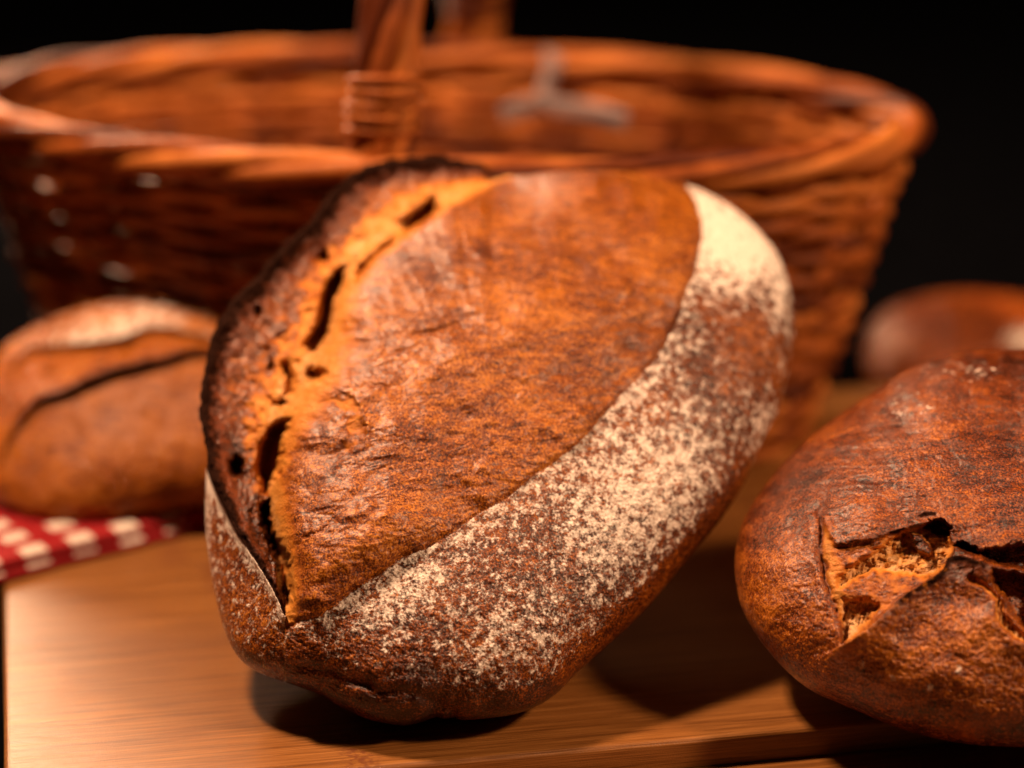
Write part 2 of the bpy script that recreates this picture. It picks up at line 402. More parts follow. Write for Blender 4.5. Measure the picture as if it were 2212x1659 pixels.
# ------------------------------------------------------------------ generic loaf
def build_loaf(outline, center, N, K, Tf, nf, mf, Tb, nb, su, sr, feat, z_rest, sink, KB=40, z_fixed=None, jag=None):
    P = catmull(outline, True, 8); c = np.array(center, float)
    ang = np.arctan2(P[:, 1] - c[1], P[:, 0] - c[0]); rad = np.hypot(P[:, 0] - c[0], P[:, 1] - c[1])
    o = np.argsort(ang); ang, rad = ang[o], rad[o]
    th = -np.pi + np.arange(N) * 2 * np.pi / N
    Rr = np.interp(th, np.r_[ang[-1] - 2 * np.pi, ang, ang[0] + 2 * np.pi], np.r_[rad[-1], rad, rad[0]])
    if jag: Rr = Rr + jag(th)
    t = (np.arange(1, K + 1)) / K; r = np.sin(t * np.pi / 2) ** 0.9
    px = (c[0] + r[:, None] * (Rr * np.cos(th))[None]); py = (c[1] + r[:, None] * (Rr * np.sin(th))[None])
    rr = np.broadcast_to(r[:, None], px.shape)
    px = np.r_[c[0], px.ravel()]; py = np.r_[c[1], py.ravel()]; rr = np.r_[0, rr.ravel()]
    base = Tf * (1 - rr ** nf) ** (1 / mf)
    h, att, ids = feat(px, py, rr, base)
    tb = np.arange(KB - 1, -1, -1) / KB; rb = np.sin(tb * np.pi / 2)[:-1]
    bx = (c[0] + rb[:, None] * (Rr * np.cos(th))[None]).ravel(); by = (c[1] + rb[:, None] * (Rr * np.sin(th))[None]).ravel()
    brr = np.broadcast_to(rb[:, None], (len(rb), N)).ravel()
    rim = h[-N:]
    bh = -Tb * (1 - brr ** nb) ** 0.5 + (rim[None] * (rb[:, None] ** 8)).ravel()
    X_ = np.r_[px, bx, c[0]]; Y_ = np.r_[py, by, c[1]]; H_ = np.r_[h, bh, -Tb]
    def world(Z0):
        U0 = -(Y_ - c[1]) / F2 * Z0; X0 = (X_ - c[0]) / F2 * Z0
        return cam_to_world(X_, Y_, Z0 + su * U0 + sr * X0 - H_)
    if z_fixed: V = world(z_fixed)
    else:
        lo, hi = 0.6, 2.0
        for _ in range(40):
            mid = (lo + hi) / 2
            if world(mid)[:, 2].min() > z_rest - sink: lo = mid
            else: hi = mid
        V = world(lo); print('loaf depth', round(lo, 4))
    V[:, 2] = np.maximum(V[:, 2], z_rest)
    nF = len(px); nB = len(bx)
    j = np.arange(N); j2 = (j + 1) % N
    i = np.arange(K - 1)[:, None]
    Q = np.stack([1 + i * N + j, 1 + i * N + j2, 1 + (i + 1) * N + j2, 1 + (i + 1) * N + j], -1).reshape(-1, 4)
    Q = np.r_[np.stack([0 * j, 0 * j, 1 + j2, 1 + j], -1)[:, [1, 2, 3, 3]][:0], Q]
    ring = [np.arange(nF - N, nF)] + [nF + k * N + j for k in range(len(rb))]
    QB = np.concatenate([np.stack([a[j], a[j2], b[j2], b[j]], -1) for a, b in zip(ring[:-1], ring[1:])])
    # close both poles with quads over pairs
    je = np.arange(0, N, 2)
    pole_f = np.stack([0 * je, 1 + je, 1 + (je + 1) % N, 1 + (je + 2) % N], -1)
    last = ring[-1]; pole_b = np.stack([np.full_like(je, len(V) - 1), last[(je + 2) % N], last[(je + 1) % N], last[je]], -1)
    Q = np.concatenate([pole_f, Q]); QB = np.concatenate([QB, pole_b])
    nb_ = len(V) - nF
    defaults = dict(flour=0.15, char=0.0, crumb=0.0, tone=0.4, skin=1.0)
    att = {k: np.r_[att.get(k, np.full(nF, d)), np.full(nb_, d)] for k, d in defaults.items()}
    return V, Q[:, ::-1], QB[:, ::-1], att, ids
def loaf_object(name, label, cat, data, mat, parts):
    V, Q, QB, att, ids = data
    lowest = V[:, 2].min(); cxy = V[V[:, 2] < lowest + 0.004].mean(0)
    root = empty(name, (cxy[0], cxy[1], lowest), label, cat)
    L = V - np.array([cxy[0], cxy[1], lowest])
    fid = ids[Q[:, 1]]
    for pname, pid, plabel in parts:
        sel = fid == pid
        q = Q[sel] if pid else np.concatenate([Q[sel], QB])
        v, qq, a = submesh(L, q, slice(None), att)
        ob = mesh_np(pname, v, qq, mat, root, a)
        if plabel: ob['label'] = plabel
    return root

# ------------------------------------------------------------------ main loaf
OUT = [(870, 1567), (800, 1555), (730, 1525), (690, 1500), (640, 1482), (590, 1465), (550, 1448), (515, 1420), (490, 1375), (470, 1310),
       (455, 1230), (445, 1150), (444, 1085), (446, 1025), (447, 985), (437, 930), (432, 880), (437, 820), (445, 770), (455, 730), (475, 690), (500, 650),
       (530, 620), (555, 600), (580, 565), (605, 540), (640, 505), (670, 480), (690, 450), (720, 410), (760, 378), (800, 355), (850, 345),
       (910, 342), (940, 335), (990, 345), (1030, 352), (1065, 372), (1085, 377), (1110, 381), (1150, 378), (1210, 370), (1270, 368), (1330, 370),
       (1390, 378), (1450, 390), (1490, 400), (1530, 418), (1570, 440), (1610, 470), (1650, 510), (1680, 550), (1700, 600), (1713, 660), (1716, 720),
       (1708, 780), (1695, 840), (1680, 890), (1650, 945), (1630, 990), (1610, 1040), (1580, 1090), (1540, 1145), (1500, 1190), (1450, 1250),
       (1400, 1310), (1350, 1360), (1300, 1405), (1250, 1450), (1200, 1500), (1150, 1530), (1100, 1545), (1050, 1552), (1000, 1555), (980, 1550),
       (960, 1553), (940, 1550), (910, 1560)]
EAR = [(615, 1332), (595, 1285), (570, 1240), (540, 1195), (510, 1150), (485, 1100), (465, 1060), (448, 1018), (442, 985), (431, 930), (427, 880), (431, 820),
       (440, 770), (450, 728), (470, 687), (495, 647), (526, 616), (551, 596), (576, 561), (601, 536), (636, 501), (666, 476), (686, 446), (716, 406),
       (756, 373), (798, 350), (850, 339), (910, 336), (940, 329), (990, 339), (1030, 346), (1068, 366), (1100, 378)]
VAL = [(617, 1330), (616, 1280), (606, 1220), (592, 1150), (582, 1080), (578, 1020), (585, 960), (602, 900), (622, 868), (650, 830), (680, 790), (700, 740),
       (715, 680), (735, 610), (770, 560), (810, 525), (850, 495), (890, 470), (930, 445), (980, 425), (1030, 403), (1075, 386), (1100, 380)]
FLR = [(600, 1372), (650, 1345), (700, 1325), (760, 1280), (820, 1240), (870, 1205), (930, 1180), (980, 1150), (1040, 1105), (1090, 1080), (1150, 1030), (1210, 990),
       (1260, 945), (1310, 890), (1350, 845), (1380, 815), (1420, 770), (1460, 700), (1480, 640), (1500, 590), (1510, 540), (1515, 480), (1500, 430), (1478, 398), (1460, 380)]
c1 = lambda p: cropmap(p, 750, 600, 1.508)
c7 = lambda p: cropmap(p, 900, 1500, 2.765)
c8 = lambda p: cropmap(p, 900, 2000, 2.765)
HOLES = [  # polygon, depth in metres, soft edge in pixels
    (c7([(480, 600), (600, 500), (720, 480), (690, 600), (640, 720), (630, 900), (600, 1080), (540, 1150), (490, 1280), (440, 1310), (400, 1180), (350, 1000), (390, 830), (450, 680)]), 0.026, 7),
    (c8([(400, 60), (500, 0), (500, 200), (560, 420), (690, 600), (720, 700), (745, 1120), (690, 1190), (650, 1170), (610, 950), (590, 700), (500, 520), (420, 250)]), 0.022, 7),
    (c7([(30, 960), (120, 890), (200, 960), (195, 1120), (120, 1110), (60, 1080)]), 0.012, 5),
    (c1([(950, 700), (900, 720), (830, 800), (800, 950), (780, 1050), (700, 1170), (760, 1220), (830, 1150), (870, 1050), (890, 920), (940, 830)]), 0.026, 7),
    (c1([(720, 1340), (790, 1310), (850, 1330), (800, 1400), (740, 1405)]), 0.014, 5),
    (c1([(560, 1290), (600, 1270), (650, 1380), (640, 1470), (590, 1480), (590, 1400)]), 0.010, 9),
    (c1([(520, 1530), (570, 1505), (605, 1530), (560, 1555)]), 0.010, 4),
    (c1([(1270, 430), (1350, 380), (1480, 285), (1520, 370), (1420, 450), (1310, 505)]), 0.024, 7),
    (c1([(1020, 700), (1080, 650), (1180, 570), (1250, 520), (1240, 570), (1130, 650), (1060, 750), (1020, 800)]), 0.012, 6),
    (c1([(398, 950), (425, 935), (443, 970), (430, 1005), (405, 995)]), 0.008, 3),
    (c1([(785, 620), (830, 600), (860, 650), (830, 690), (795, 670)]), 0.006, 5),
    (c1([(480, 1290), (510, 1275), (520, 1320), (490, 1330)]), 0.007, 4),
]
PATCH = c7([(1250, 190), (1400, 230), (1500, 350), (1560, 560), (1550, 750), (1400, 830), (1200, 830), (1350, 690), (1330, 500), (1200, 350), (1000, 330)])
PATCH_EDGE = c7([(1240, 160), (1400, 230), (1500, 350), (1560, 560), (1550, 750), (1300, 900), (1180, 1020)])
EARS = catmull(EAR, False, 3); VALS = catmull(VAL, False, 3); FLRS = catmull(FLR, False, 3)

def feat_main(x, y, r, base):
    dE, sE, _ = pdist(x, y, EARS); dV, sV, sideV = pdist(x, y, VALS); dF, sF, sideF = pdist(x + 5 * fbm(x / 30, y / 30, 7, 4, .6), y + 5 * fbm(x / 30 + 40, y / 30, 9, 4, .6), FLRS)
    inear = inside(x, y, np.r_[EARS, VALS[::-1]])
    # left flank below the ear edge
    flank = (~inear) & (x < 640) & (sideV < 0) & (y > 1000) & (dE < 200)
    hE = np.interp(sE, [0, .12, .3, .6, .9, 1], [.033, .032, .031, .030, .020, .006])
    t = dE / (dE + dV + 1e-6)
    baseV = base - 0.011 * np.sin(np.pi * np.clip(sV, 0.03, .97)) ** 0.5
    wgt = ss(0.0, 1.0, t ** 0.8)
    h = base.copy()
    wave = fbm(x / 38, y / 38, 3, 4)
    ear_h = hE * (1 - wgt) + baseV * wgt + 0.0034 * wave * ss(0, .12, t) + 0.0009 * fbm(x / 11, y / 11, 8, 3)
    # rounded lip
    ear_h -= 0.0035 * (1 - ss(0, 16, dE))
    h = np.where(inear, ear_h, h)
    # belly side of the valley
    belly = (~inear) & (~flank)
    vdep = 0.011 * np.sin(np.pi * np.clip(sV, 0.03, .97)) ** 0.5
    h = np.where(belly, base - vdep * np.exp(-(dV / 30) ** 1.3), h)
    h = np.where(flank, base - 0.004 + 0.0065 * np.exp(-(dE / 14) ** 1.2), h)
    # belly relief: lengthwise stretch marks, folds
    ca, sa = math.cos(R(-14)), math.sin(R(-14))
    u = x * ca + y * sa; v = -x * sa + y * ca
    fl_side = (sideF > 0) & belly
    bel = belly & ~fl_side
    low = fbm(x / 210, y / 210, 21, 3)
    wb = dV / (dV + dF + 1e-6)
    h += np.where(bel, 0.0125 * np.sin(np.pi * np.clip(wb, 0, 1) ** 0.72) ** 0.75 * ss(0, 1, np.clip((dV + dF) / 260, 0, 1)), 0)
    st = fbm(u / 120 + 0.4 * low, v / 34, 31, 4); rid = 1 - np.abs(fbm(u / 150, v / 30, 41, 3)) * 2
    h += np.where(bel, 0.0055 * low + 0.0007 * st + 0.0003 * np.clip(rid, 0, 1) ** 6 + 0.00022 * fbm(x / 12, y / 9, 51, 3) + 0.0013 * fbm(x / 60, y / 40, 55, 3), 0)
    # two sharper torn folds in the skin
    for poly, amp, wd in (([(735, 838), (800, 832), (850, 838)], .0016, 5), ([(880, 728), (930, 718), (985, 702), (1010, 710)], .0022, 6), ([(800, 775), (870, 760), (930, 740)], .0014, 6),
                          ([(1290, 640), (1330, 660), (1370, 640), (1400, 600)], .0012, 8), ([(640, 1180), (690, 1150), (740, 1110)], .0012, 7), ([(900, 860), (960, 850), (1040, 840)], .0008, 4)):
        d, sq, sd = pdist(x + 9 * low + 5 * gnoise(x / 17, y / 17, 15), y + 8 * gnoise(x / 23, y / 23, 16), poly); h += np.where(bel, (-.8 * amp * np.exp(-(d / wd) ** 2) + amp * np.exp(-(d / wd / 3)) * (sd > 0)) * np.sin(np.pi * np.clip(sq, .02, .98)) ** .5, 0)
    pm = polymask(x, y, PATCH, 12, 22, 3, 30); dpe, _, spe = pdist(x, y, PATCH_EDGE)
    h += np.where(bel, -0.0010 * pm + 0.0007 * np.exp(-(dpe / 10) ** 2) * (spe < 0), 0)
    # flour skin: granular, small lip where the skin parted
    h += np.where(fl_side, 0.0007 * fbm(x / 26, y / 26, 61, 4) + 0.00045 * fbm(x / 7, y / 7, 71, 3) + 0.0009 * np.exp(-(dF / 16) ** 2), 0)
    h += np.where(bel, -0.0008 * np.exp(-(dF / 7) ** 2), 0)
    h += np.where(flank, 0.0006 * fbm(x / 12, y / 12, 81, 4), 0)
    # underside seam at the foot
    for poly in ([(700, 1480), (760, 1470), (820, 1492), (900, 1500), (970, 1530), (985, 1556)], [(650, 1440), (720, 1452), (800, 1470)]):
        d, _, _ = pdist(x, y, poly); h -= 0.0014 * np.exp(-(d / 13) ** 2)
    h += 0.0016 * fbm(x / 60, y / 60, 91, 3) * ss(1380, 1500, y)
    holes = np.zeros(x.shape)
    for k, (poly, dep, soft) in enumerate(HOLES):
        m = polymask(x, y, poly, soft + 6, 9, 100 + k, 13); h -= dep * m + .0035 * min(1, dep / .015) * polymask(x, y, poly, 26, 8, 200 + k, 16) + .002 * min(1, dep / .015) * polymask(x, y, poly, 60, 8, 200 + k, 16); holes = np.maximum(holes, m * min(1, dep / .02))
    # crumb fibres
    near = np.exp(-(dV / 42) ** 2)
    h += near * 0.0006 * fbm(u / 30, v / 12, 131, 3) + near * .0005 * fbm(x / 11, y / 11, 141, 2)
    # masks
    wch = np.interp(sE, [0, .1, .25, .45, .7, .9, 1], [7, 18, 38, 56, 52, 42, 15])
    nz = fbm(x / 26, y / 26, 151, 4)
    char = np.where(inear, np.clip(1.25 - dE / wch * 0.8 + 0.25 * nz, 0, 1), 0)
    char = np.maximum(char, np.where(flank, np.exp(-(dE / 5) ** 2) * .3, 0))
    cw = np.interp(sV, [0, .1, .25, .4, .55, .7, .85, 1], [34, 62, 58, 105, 80, 60, 40, 10])
    crumb = np.where(inear, ss(0.34, 0.95, t + 0.22 * nz) * np.interp(sV, [0, .2, .35, .9, 1], [.12, .26, .78, .86, .3]) + .25 * ss(.2, .5, t) * nz,
                     np.where(bel, np.clip(1.15 - dV / cw + 0.3 * nz, 0, 1) * 0.80, 0))
    crumb = np.maximum(crumb, pm * (0.42 + .5 * nz) * bel)
    crumb *= (1 - 0.0 * holes)
    tone = 0.5 + 0.18 * low - 0.35 * ss(1400, 1540, y) + np.where(inear, -0.12 - .25 * ss(.45, .2, sE), 0) + np.where(flank, -0.12, 0) - .25 * fl_side  # the extra darkening low on the ear paints shade into its inner wall
    # flour density
    g = lambda cx, cy, rx, ry, a=0: np.exp(-(((x - cx) * math.cos(a) + (y - cy) * math.sin(a)) / rx) ** 2 - ((-(x - cx) * math.sin(a) + (y - cy) * math.cos(a)) / ry) ** 2)
    q = 0.38 + 0.36 * np.exp(-dF / 70) + 0.55 * g(1390, 1080, 260, 130, R(-48)) + 0.30 * g(1090, 1400, 160, 110) + 0.72 * g(1600, 520, 100, 130, R(-25)) + .35 * g(1690, 640, 30, 140)
    q += 0.30 * g(880, 1290, 160, 60, R(-35)) - 0.16 * g(1610, 730, 85, 105) + 0.35 * g(1650, 960, 40, 90)
    edge = 1 - r
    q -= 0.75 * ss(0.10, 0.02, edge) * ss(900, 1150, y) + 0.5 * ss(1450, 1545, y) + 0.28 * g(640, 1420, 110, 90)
    q += 0.16 * fbm(x / 55, y / 55, 161, 3)
    q -= .05
    flour = np.where(fl_side, np.clip(q, 0.03, 1.6), 0)
    qf = 0.44 + 0.5 * np.exp(-(dE / 16) ** 2) + 0.3 * ss(470, 445, x) + .1 * nz
    flour = np.where(flank | ((x < 600) & fl_side & (sF < .02)), np.maximum(flour, qf), flour)
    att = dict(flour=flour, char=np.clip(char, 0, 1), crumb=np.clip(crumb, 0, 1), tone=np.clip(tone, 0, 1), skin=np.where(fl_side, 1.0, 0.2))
    ids = np.where(inear, 1, 0)
    return h, att, ids
def ear_jag(th):
    d = np.degrees(th) % 360   # image angles: the ear spans from the left round to the top
    k = ss(172, 184, d) * ss(276, 268, d)
    u = d * 6.5 / 20
    return k * (4.5 * gnoise(u * 1.3, u * 0 + .3, 700) + 4.0 * np.clip(gnoise(u * 2.9, u * 0 + .7, 701), -.2, 1) + 1.2 * gnoise(u * 7, u * 0 + .1, 702))
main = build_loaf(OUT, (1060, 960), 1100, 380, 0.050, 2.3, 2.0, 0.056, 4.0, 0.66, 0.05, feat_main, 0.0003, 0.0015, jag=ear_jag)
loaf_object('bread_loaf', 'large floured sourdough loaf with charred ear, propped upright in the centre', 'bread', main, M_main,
            [('crust', 0, None), ('ear', 1, 'charred torn ear of crust with orange crumb')])

# ------------------------------------------------------------------ right loaf
c3 = lambda p: cropmap(p, 3000, 1900, 2.018)
ROUT = [(2300, 752), (2212, 752), (2150, 753), (2080, 760), (2020, 775), (1950, 805), (1900, 840), (1850, 870), (1800, 905), (1750, 945), (1700, 992), (1660, 1040), (1625, 1090),
        (1600, 1140), (1588, 1200), (1590, 1260), (1605, 1320), (1640, 1380), (1690, 1440), (1750, 1490), (1820, 1522), (1880, 1548), (1940, 1572), (2000, 1590), (2080, 1606),
        (2150, 1612), (2230, 1613), (2400, 1595), (2540, 1540), (2660, 1430), (2730, 1280), (2730, 1130), (2670, 970), (2560, 850), (2430, 775)]
RA = c3([(640, 60), (600, 170), (565, 330), (560, 480), (580, 800), (640, 980), (700, 1120), (740, 1360)])
RC1 = c3([(1080, 560), (1250, 440), (1420, 400), (1600, 480), (1650, 600), (1560, 760), (1440, 830), (1200, 800), (1000, 770), (720, 920), (700, 850), (760, 760), (900, 680), (1040, 580)])
RC2 = c3([(750, 1010), (950, 1000), (1050, 1060), (960, 1200), (800, 1330), (740, 1350), (735, 1150)])
RD1 = c3([(1400, 430), (1450, 370), (1540, 350), (1630, 420), (1600, 500), (1520, 490), (1450, 450)])
RD2 = c3([(1650, 560), (1720, 540), (1850, 600), (2000, 590), (2300, 540), (2500, 560), (2500, 730), (2212, 760), (2000, 730), (1850, 650), (1720, 610)])
RF = c3([(740, 1370), (950, 1240), (1100, 1100), (1240, 970), (1440, 850), (1560, 760), (1600, 670), (1700, 650), (1880, 700)])
RF2 = c3([(1880, 700), (1740, 830), (1900, 920), (1990, 1010), (1985, 1110), (2010, 1200), (2150, 1330), (2400, 1420)])
RCR = c3([(1760, 800), (1900, 860), (2030, 1000), (2080, 1150), (2212, 1280), (2400, 1360), (2400, 1420), (2150, 1330), (2000, 1200), (1970, 1100), (1980, 1010), (1880, 920), (1740, 850)])
RD3 = c3([(1960, 760), (2212, 800), (2400, 850), (2400, 1330), (2212, 1240), (2110, 1130), (2060, 1000), (1950, 880)])
RSL = RA[2:] + RF[1:6] + c3([(1650, 600), (1600, 480), (1420, 390), (1250, 430), (1000, 520), (800, 560), (680, 560)])
RFLAKE = c3([(1290, 470), (1380, 480), (1480, 590), (1450, 650), (1330, 600)])
RAs, RFs, RF2s = (catmull(p, False, 4) for p in (RA, RF, RF2))
def feat_right(x, y, r, base):
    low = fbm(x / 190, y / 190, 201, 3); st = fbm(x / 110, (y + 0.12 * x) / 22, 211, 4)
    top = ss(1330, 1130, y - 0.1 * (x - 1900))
    h = base + 0.0035 * low + 0.0009 * st * top + 0.0005 * fbm(x / 12, y / 7, 221, 3)
    dA, sA, sdA = pdist(x + 14 * fbm(x / 40, y / 40, 205, 3), y, RAs); dF, sF, sdF = pdist(x, y, RFs); dG, sG, sdG = pdist(x, y, RF2s)
    h += -0.0026 * np.exp(-(dA / 7) ** 2) * np.sin(np.pi * np.clip(sA, .05, .95))
    c1m = polymask(x, y, RC1, 10, 9, 301, 18); c2m = polymask(x, y, RC2, 9, 8, 302, 16); crm = polymask(x, y, RCR, 8, 5, 303)
    d1 = polymask(x, y, RD1, 6, 7, 304, 10); d2 = polymask(x, y, RD2, 9, 9, 305, 16); d3 = polymask(x, y, RD3, 12, 8, 306)
    rsl = polymask(x, y, RSL, 8, 5, 310)
    fk = polymask(x, y, RFLAKE, 5, 4, 307)
    crumbz = np.maximum.reduce([c1m, c2m, crm])
    flap = np.maximum(np.exp(-(dF / 40) ** 1.5) * (sdF > 0), np.exp(-(dG / 36) ** 1.5) * (sdG > 0) * .7)
    h += 0.0060 * flap - 0.0028 * rsl
    h += -0.0060 * c1m - 0.0055 * c2m - 0.003 * crm - 0.014 * d1 - 0.013 * d2 - 0.013 * d3 + 0.006 * fk
    h += np.maximum(crumbz, .4 * d2) * (0.0020 * fbm((x + .25 * y) / 5, y / 30, 231, 3) + 0.0022 * fbm(x / 20, y / 16, 241, 3))
    h += 0.0004 * np.clip(fbm(x / 11, y / 9, 251, 2), 0, 1) * (1 - top) + 0.0016 * fbm(x / 85, y / 60, 252, 3)
    nz = fbm(x / 24, y / 18, 261, 4)
    char = np.clip(np.exp(-(dF / 20) ** 1.6) * (sdF > 0) * ss(0.15, .6, sF + .25 * nz) * 1.0 + .35 * np.exp(-(dA / 9) ** 2), 0, 1)
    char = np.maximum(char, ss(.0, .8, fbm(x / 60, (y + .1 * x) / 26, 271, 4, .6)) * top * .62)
    char = np.maximum(char, .8 * polymask(x, y, c3([(1060, 470), (1240, 410), (1260, 440), (1180, 480)]), 5, 4, 308))
    char = np.maximum(char, .9 * polymask(x, y, c3([(1310, 340), (1400, 290), (1510, 290), (1500, 330), (1400, 350)]), 5, 4, 309))
    crumb = np.maximum(0, rsl * (.30 + .5 * nz)) * (1 - crumbz) + crumbz * (0.85 + .35 * nz) + .38 * np.clip(polymask(x, y, RC1, 40, 9, 301, 18) + polymask(x, y, RC2, 40, 9, 301, 18), 0, 1) * (1 - crumbz) + .35 * np.exp(-((dA - 20) / 14) ** 2) * (sdA < 0) * (sA > .2)
    crumb = np.where(fk > .4, 0, crumb)
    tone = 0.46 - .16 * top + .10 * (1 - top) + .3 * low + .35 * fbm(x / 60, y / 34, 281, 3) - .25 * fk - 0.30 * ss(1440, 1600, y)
    flour = 0.42 * np.exp(-((x - 1960) / 120) ** 2 - ((y - 880) / 45) ** 2) + .46 * np.exp(-((x - 2090) / 150) ** 2 - ((y - 800) / 32) ** 2)  # broad pale patches paint the back-light sheen on the crown via the flour mask
    for fx, fy in ((1930, 1465), (2070, 1445), (1862, 1440), (2010, 1490)):
        flour = np.maximum(flour, .85 * np.exp(-((x - fx) / 9) ** 2 - ((y - fy) / 13) ** 2))
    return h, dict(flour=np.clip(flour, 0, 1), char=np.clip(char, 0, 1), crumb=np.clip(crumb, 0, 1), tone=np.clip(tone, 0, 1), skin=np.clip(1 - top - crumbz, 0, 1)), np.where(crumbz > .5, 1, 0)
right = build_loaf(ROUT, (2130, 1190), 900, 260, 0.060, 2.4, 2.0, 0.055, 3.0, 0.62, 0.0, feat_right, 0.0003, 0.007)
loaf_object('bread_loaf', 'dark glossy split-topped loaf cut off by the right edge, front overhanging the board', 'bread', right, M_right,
            [('crust', 0, None), ('crumb', 1, 'pale stringy crumb in the torn slash')])

# ------------------------------------------------------------------ roll on the cloth
c4 = lambda p: cropmap(p, 0, 1150, 2.212)
LOUT = [(x / 1.85172, y / 1.85172) for x, y in [(0, 1403), (77, 1340), (180, 1286), (316, 1236), (475, 1206), (678, 1209), (860, 1230), (1020, 1275), (1150, 1370), (1220, 1500), (1240, 1640),
        (1200, 1790), (1110, 1910), (970, 1985), (814, 2020), (588, 2062), (407, 2090), (226, 2100), (90, 2076), (20, 2035), (-50, 1960), (-95, 1840), (-105, 1690), (-75, 1530)]]
LU = catmull(c4([(150, 640), (250, 545), (400, 525), (600, 500), (830, 480), (1100, 430), (1350, 345), (1700, 400), (2100, 500)]), False, 4)
LL = catmull(c4([(40, 1440), (80, 1340), (200, 1150), (330, 1000), (560, 920), (800, 810), (1080, 710), (1400, 640), (1650, 570), (1850, 570), (2300, 700)]), False, 4)
def feat_roll(x, y, r, base):
    low = fbm(x / 130, y / 130, 401, 3); dU, sU, kU = pdist(x, y, LU); dL, sL, kL = pdist(x, y, LL)
    h = base + 0.002 * low + 0.0006 * fbm(x / 22, y / 16, 411, 3)
    end = np.sin(np.pi * np.clip(sL, .04, .96)) ** .5
    h += np.where(kL < 0, 0.0065 * np.exp(-(dL / 42) ** 1.4), -0.0025 * np.exp(-(dL / 20) ** 2)) * end
    h += np.where(kU < 0, 0.0055 * np.exp(-(dU / 24) ** 1.4), -0.004 * np.exp(-(dU / 18) ** 2)) * np.sin(np.pi * np.clip(sU, .05, .95)) ** .5
    for hx, hy in ((410, 760), (1130, 540)):
        (px_, py_), = c4([(hx, hy)]); h -= .004 * np.exp(-((x - px_) / 9) ** 2 - ((y - py_) / 16) ** 2)
    nz = fbm(x / 25, y / 20, 421, 3)
    char = np.clip(np.exp(-(dL / 9) ** 1.4) * (.75 + nz) * end, 0, 1) + .25 * np.exp(-(dU / 7) ** 2)  # charred slash lip; also paints in the shadow the lip casts below
    flour = np.where(kU < 0, np.clip(.85 - dU / 200, 0, 1) * np.sin(np.pi * np.clip(sU, .0, .97)) ** .6 * 1.0, 0)  # floured top, spread wider to paint the back lamp's brightness into the colour
    crumb = np.where((kU > 0) & (kL < 0), .22 + .2 * nz, 0)
    tone = .52 + .3 * low
    return h, dict(flour=np.clip(flour, 0, 1), char=np.clip(char, 0, 1), crumb=np.clip(crumb, 0, 1), tone=np.clip(tone, 0, 1), skin=np.ones(x.shape)), np.zeros(x.shape, int)
CLOTH_T = 0.0095
roll = build_loaf(LOUT, (310, 890), 500, 160, 0.032, 2.3, 2.0, 0.040, 3.0, 0.62, 0.0, feat_roll, CLOTH_T, 0.009)
loaf_object('bread_roll', 'small golden roll with one long slash, resting on the checked cloth', 'bread roll', roll, M_roll, [('crust', 0, None)])

# ------------------------------------------------------------------ loaf at the back right
BOUT = [(1868, 800), (1868, 745), (1888, 695), (1930, 660), (2000, 638), (2080, 630), (2150, 632), (2230, 645), (2330, 690), (2400, 770), (2410, 840), (2340, 890), (2200, 915), (2050, 912), (1940, 890), (1890, 850)]
def feat_rear(x, y, r, base):
    low = fbm(x / 110, y / 90, 501, 3)
    h = base + .003 * low + .001 * fbm(x / 60, (y + .35 * x) / 18, 511, 3)
    flour = 1.1 * np.exp(-((x - 2215) / 55) ** 2 - ((y - 735) / 36) ** 2)
    char = ss(.1, .5, fbm(x / 90, (y + .35 * x) / 25, 521, 3)) * .25
    return h, dict(flour=np.clip(flour, 0, 1), char=char, crumb=np.zeros(x.shape), tone=np.clip(.5 + .3 * low, 0, 1), skin=np.ones(x.shape)), np.zeros(x.shape, int)
rear = build_loaf(BOUT, (2140, 770), 300, 90, 0.045, 2.3, 2.0, 0.045, 3.0, 0.45, 0.0, feat_rear, TABLE_Z, 0.004)
loaf_object('bread_loaf', 'dark round loaf with a flour patch, behind the right-hand loaf', 'bread', rear, M_rear, [('crust', 0, None)])

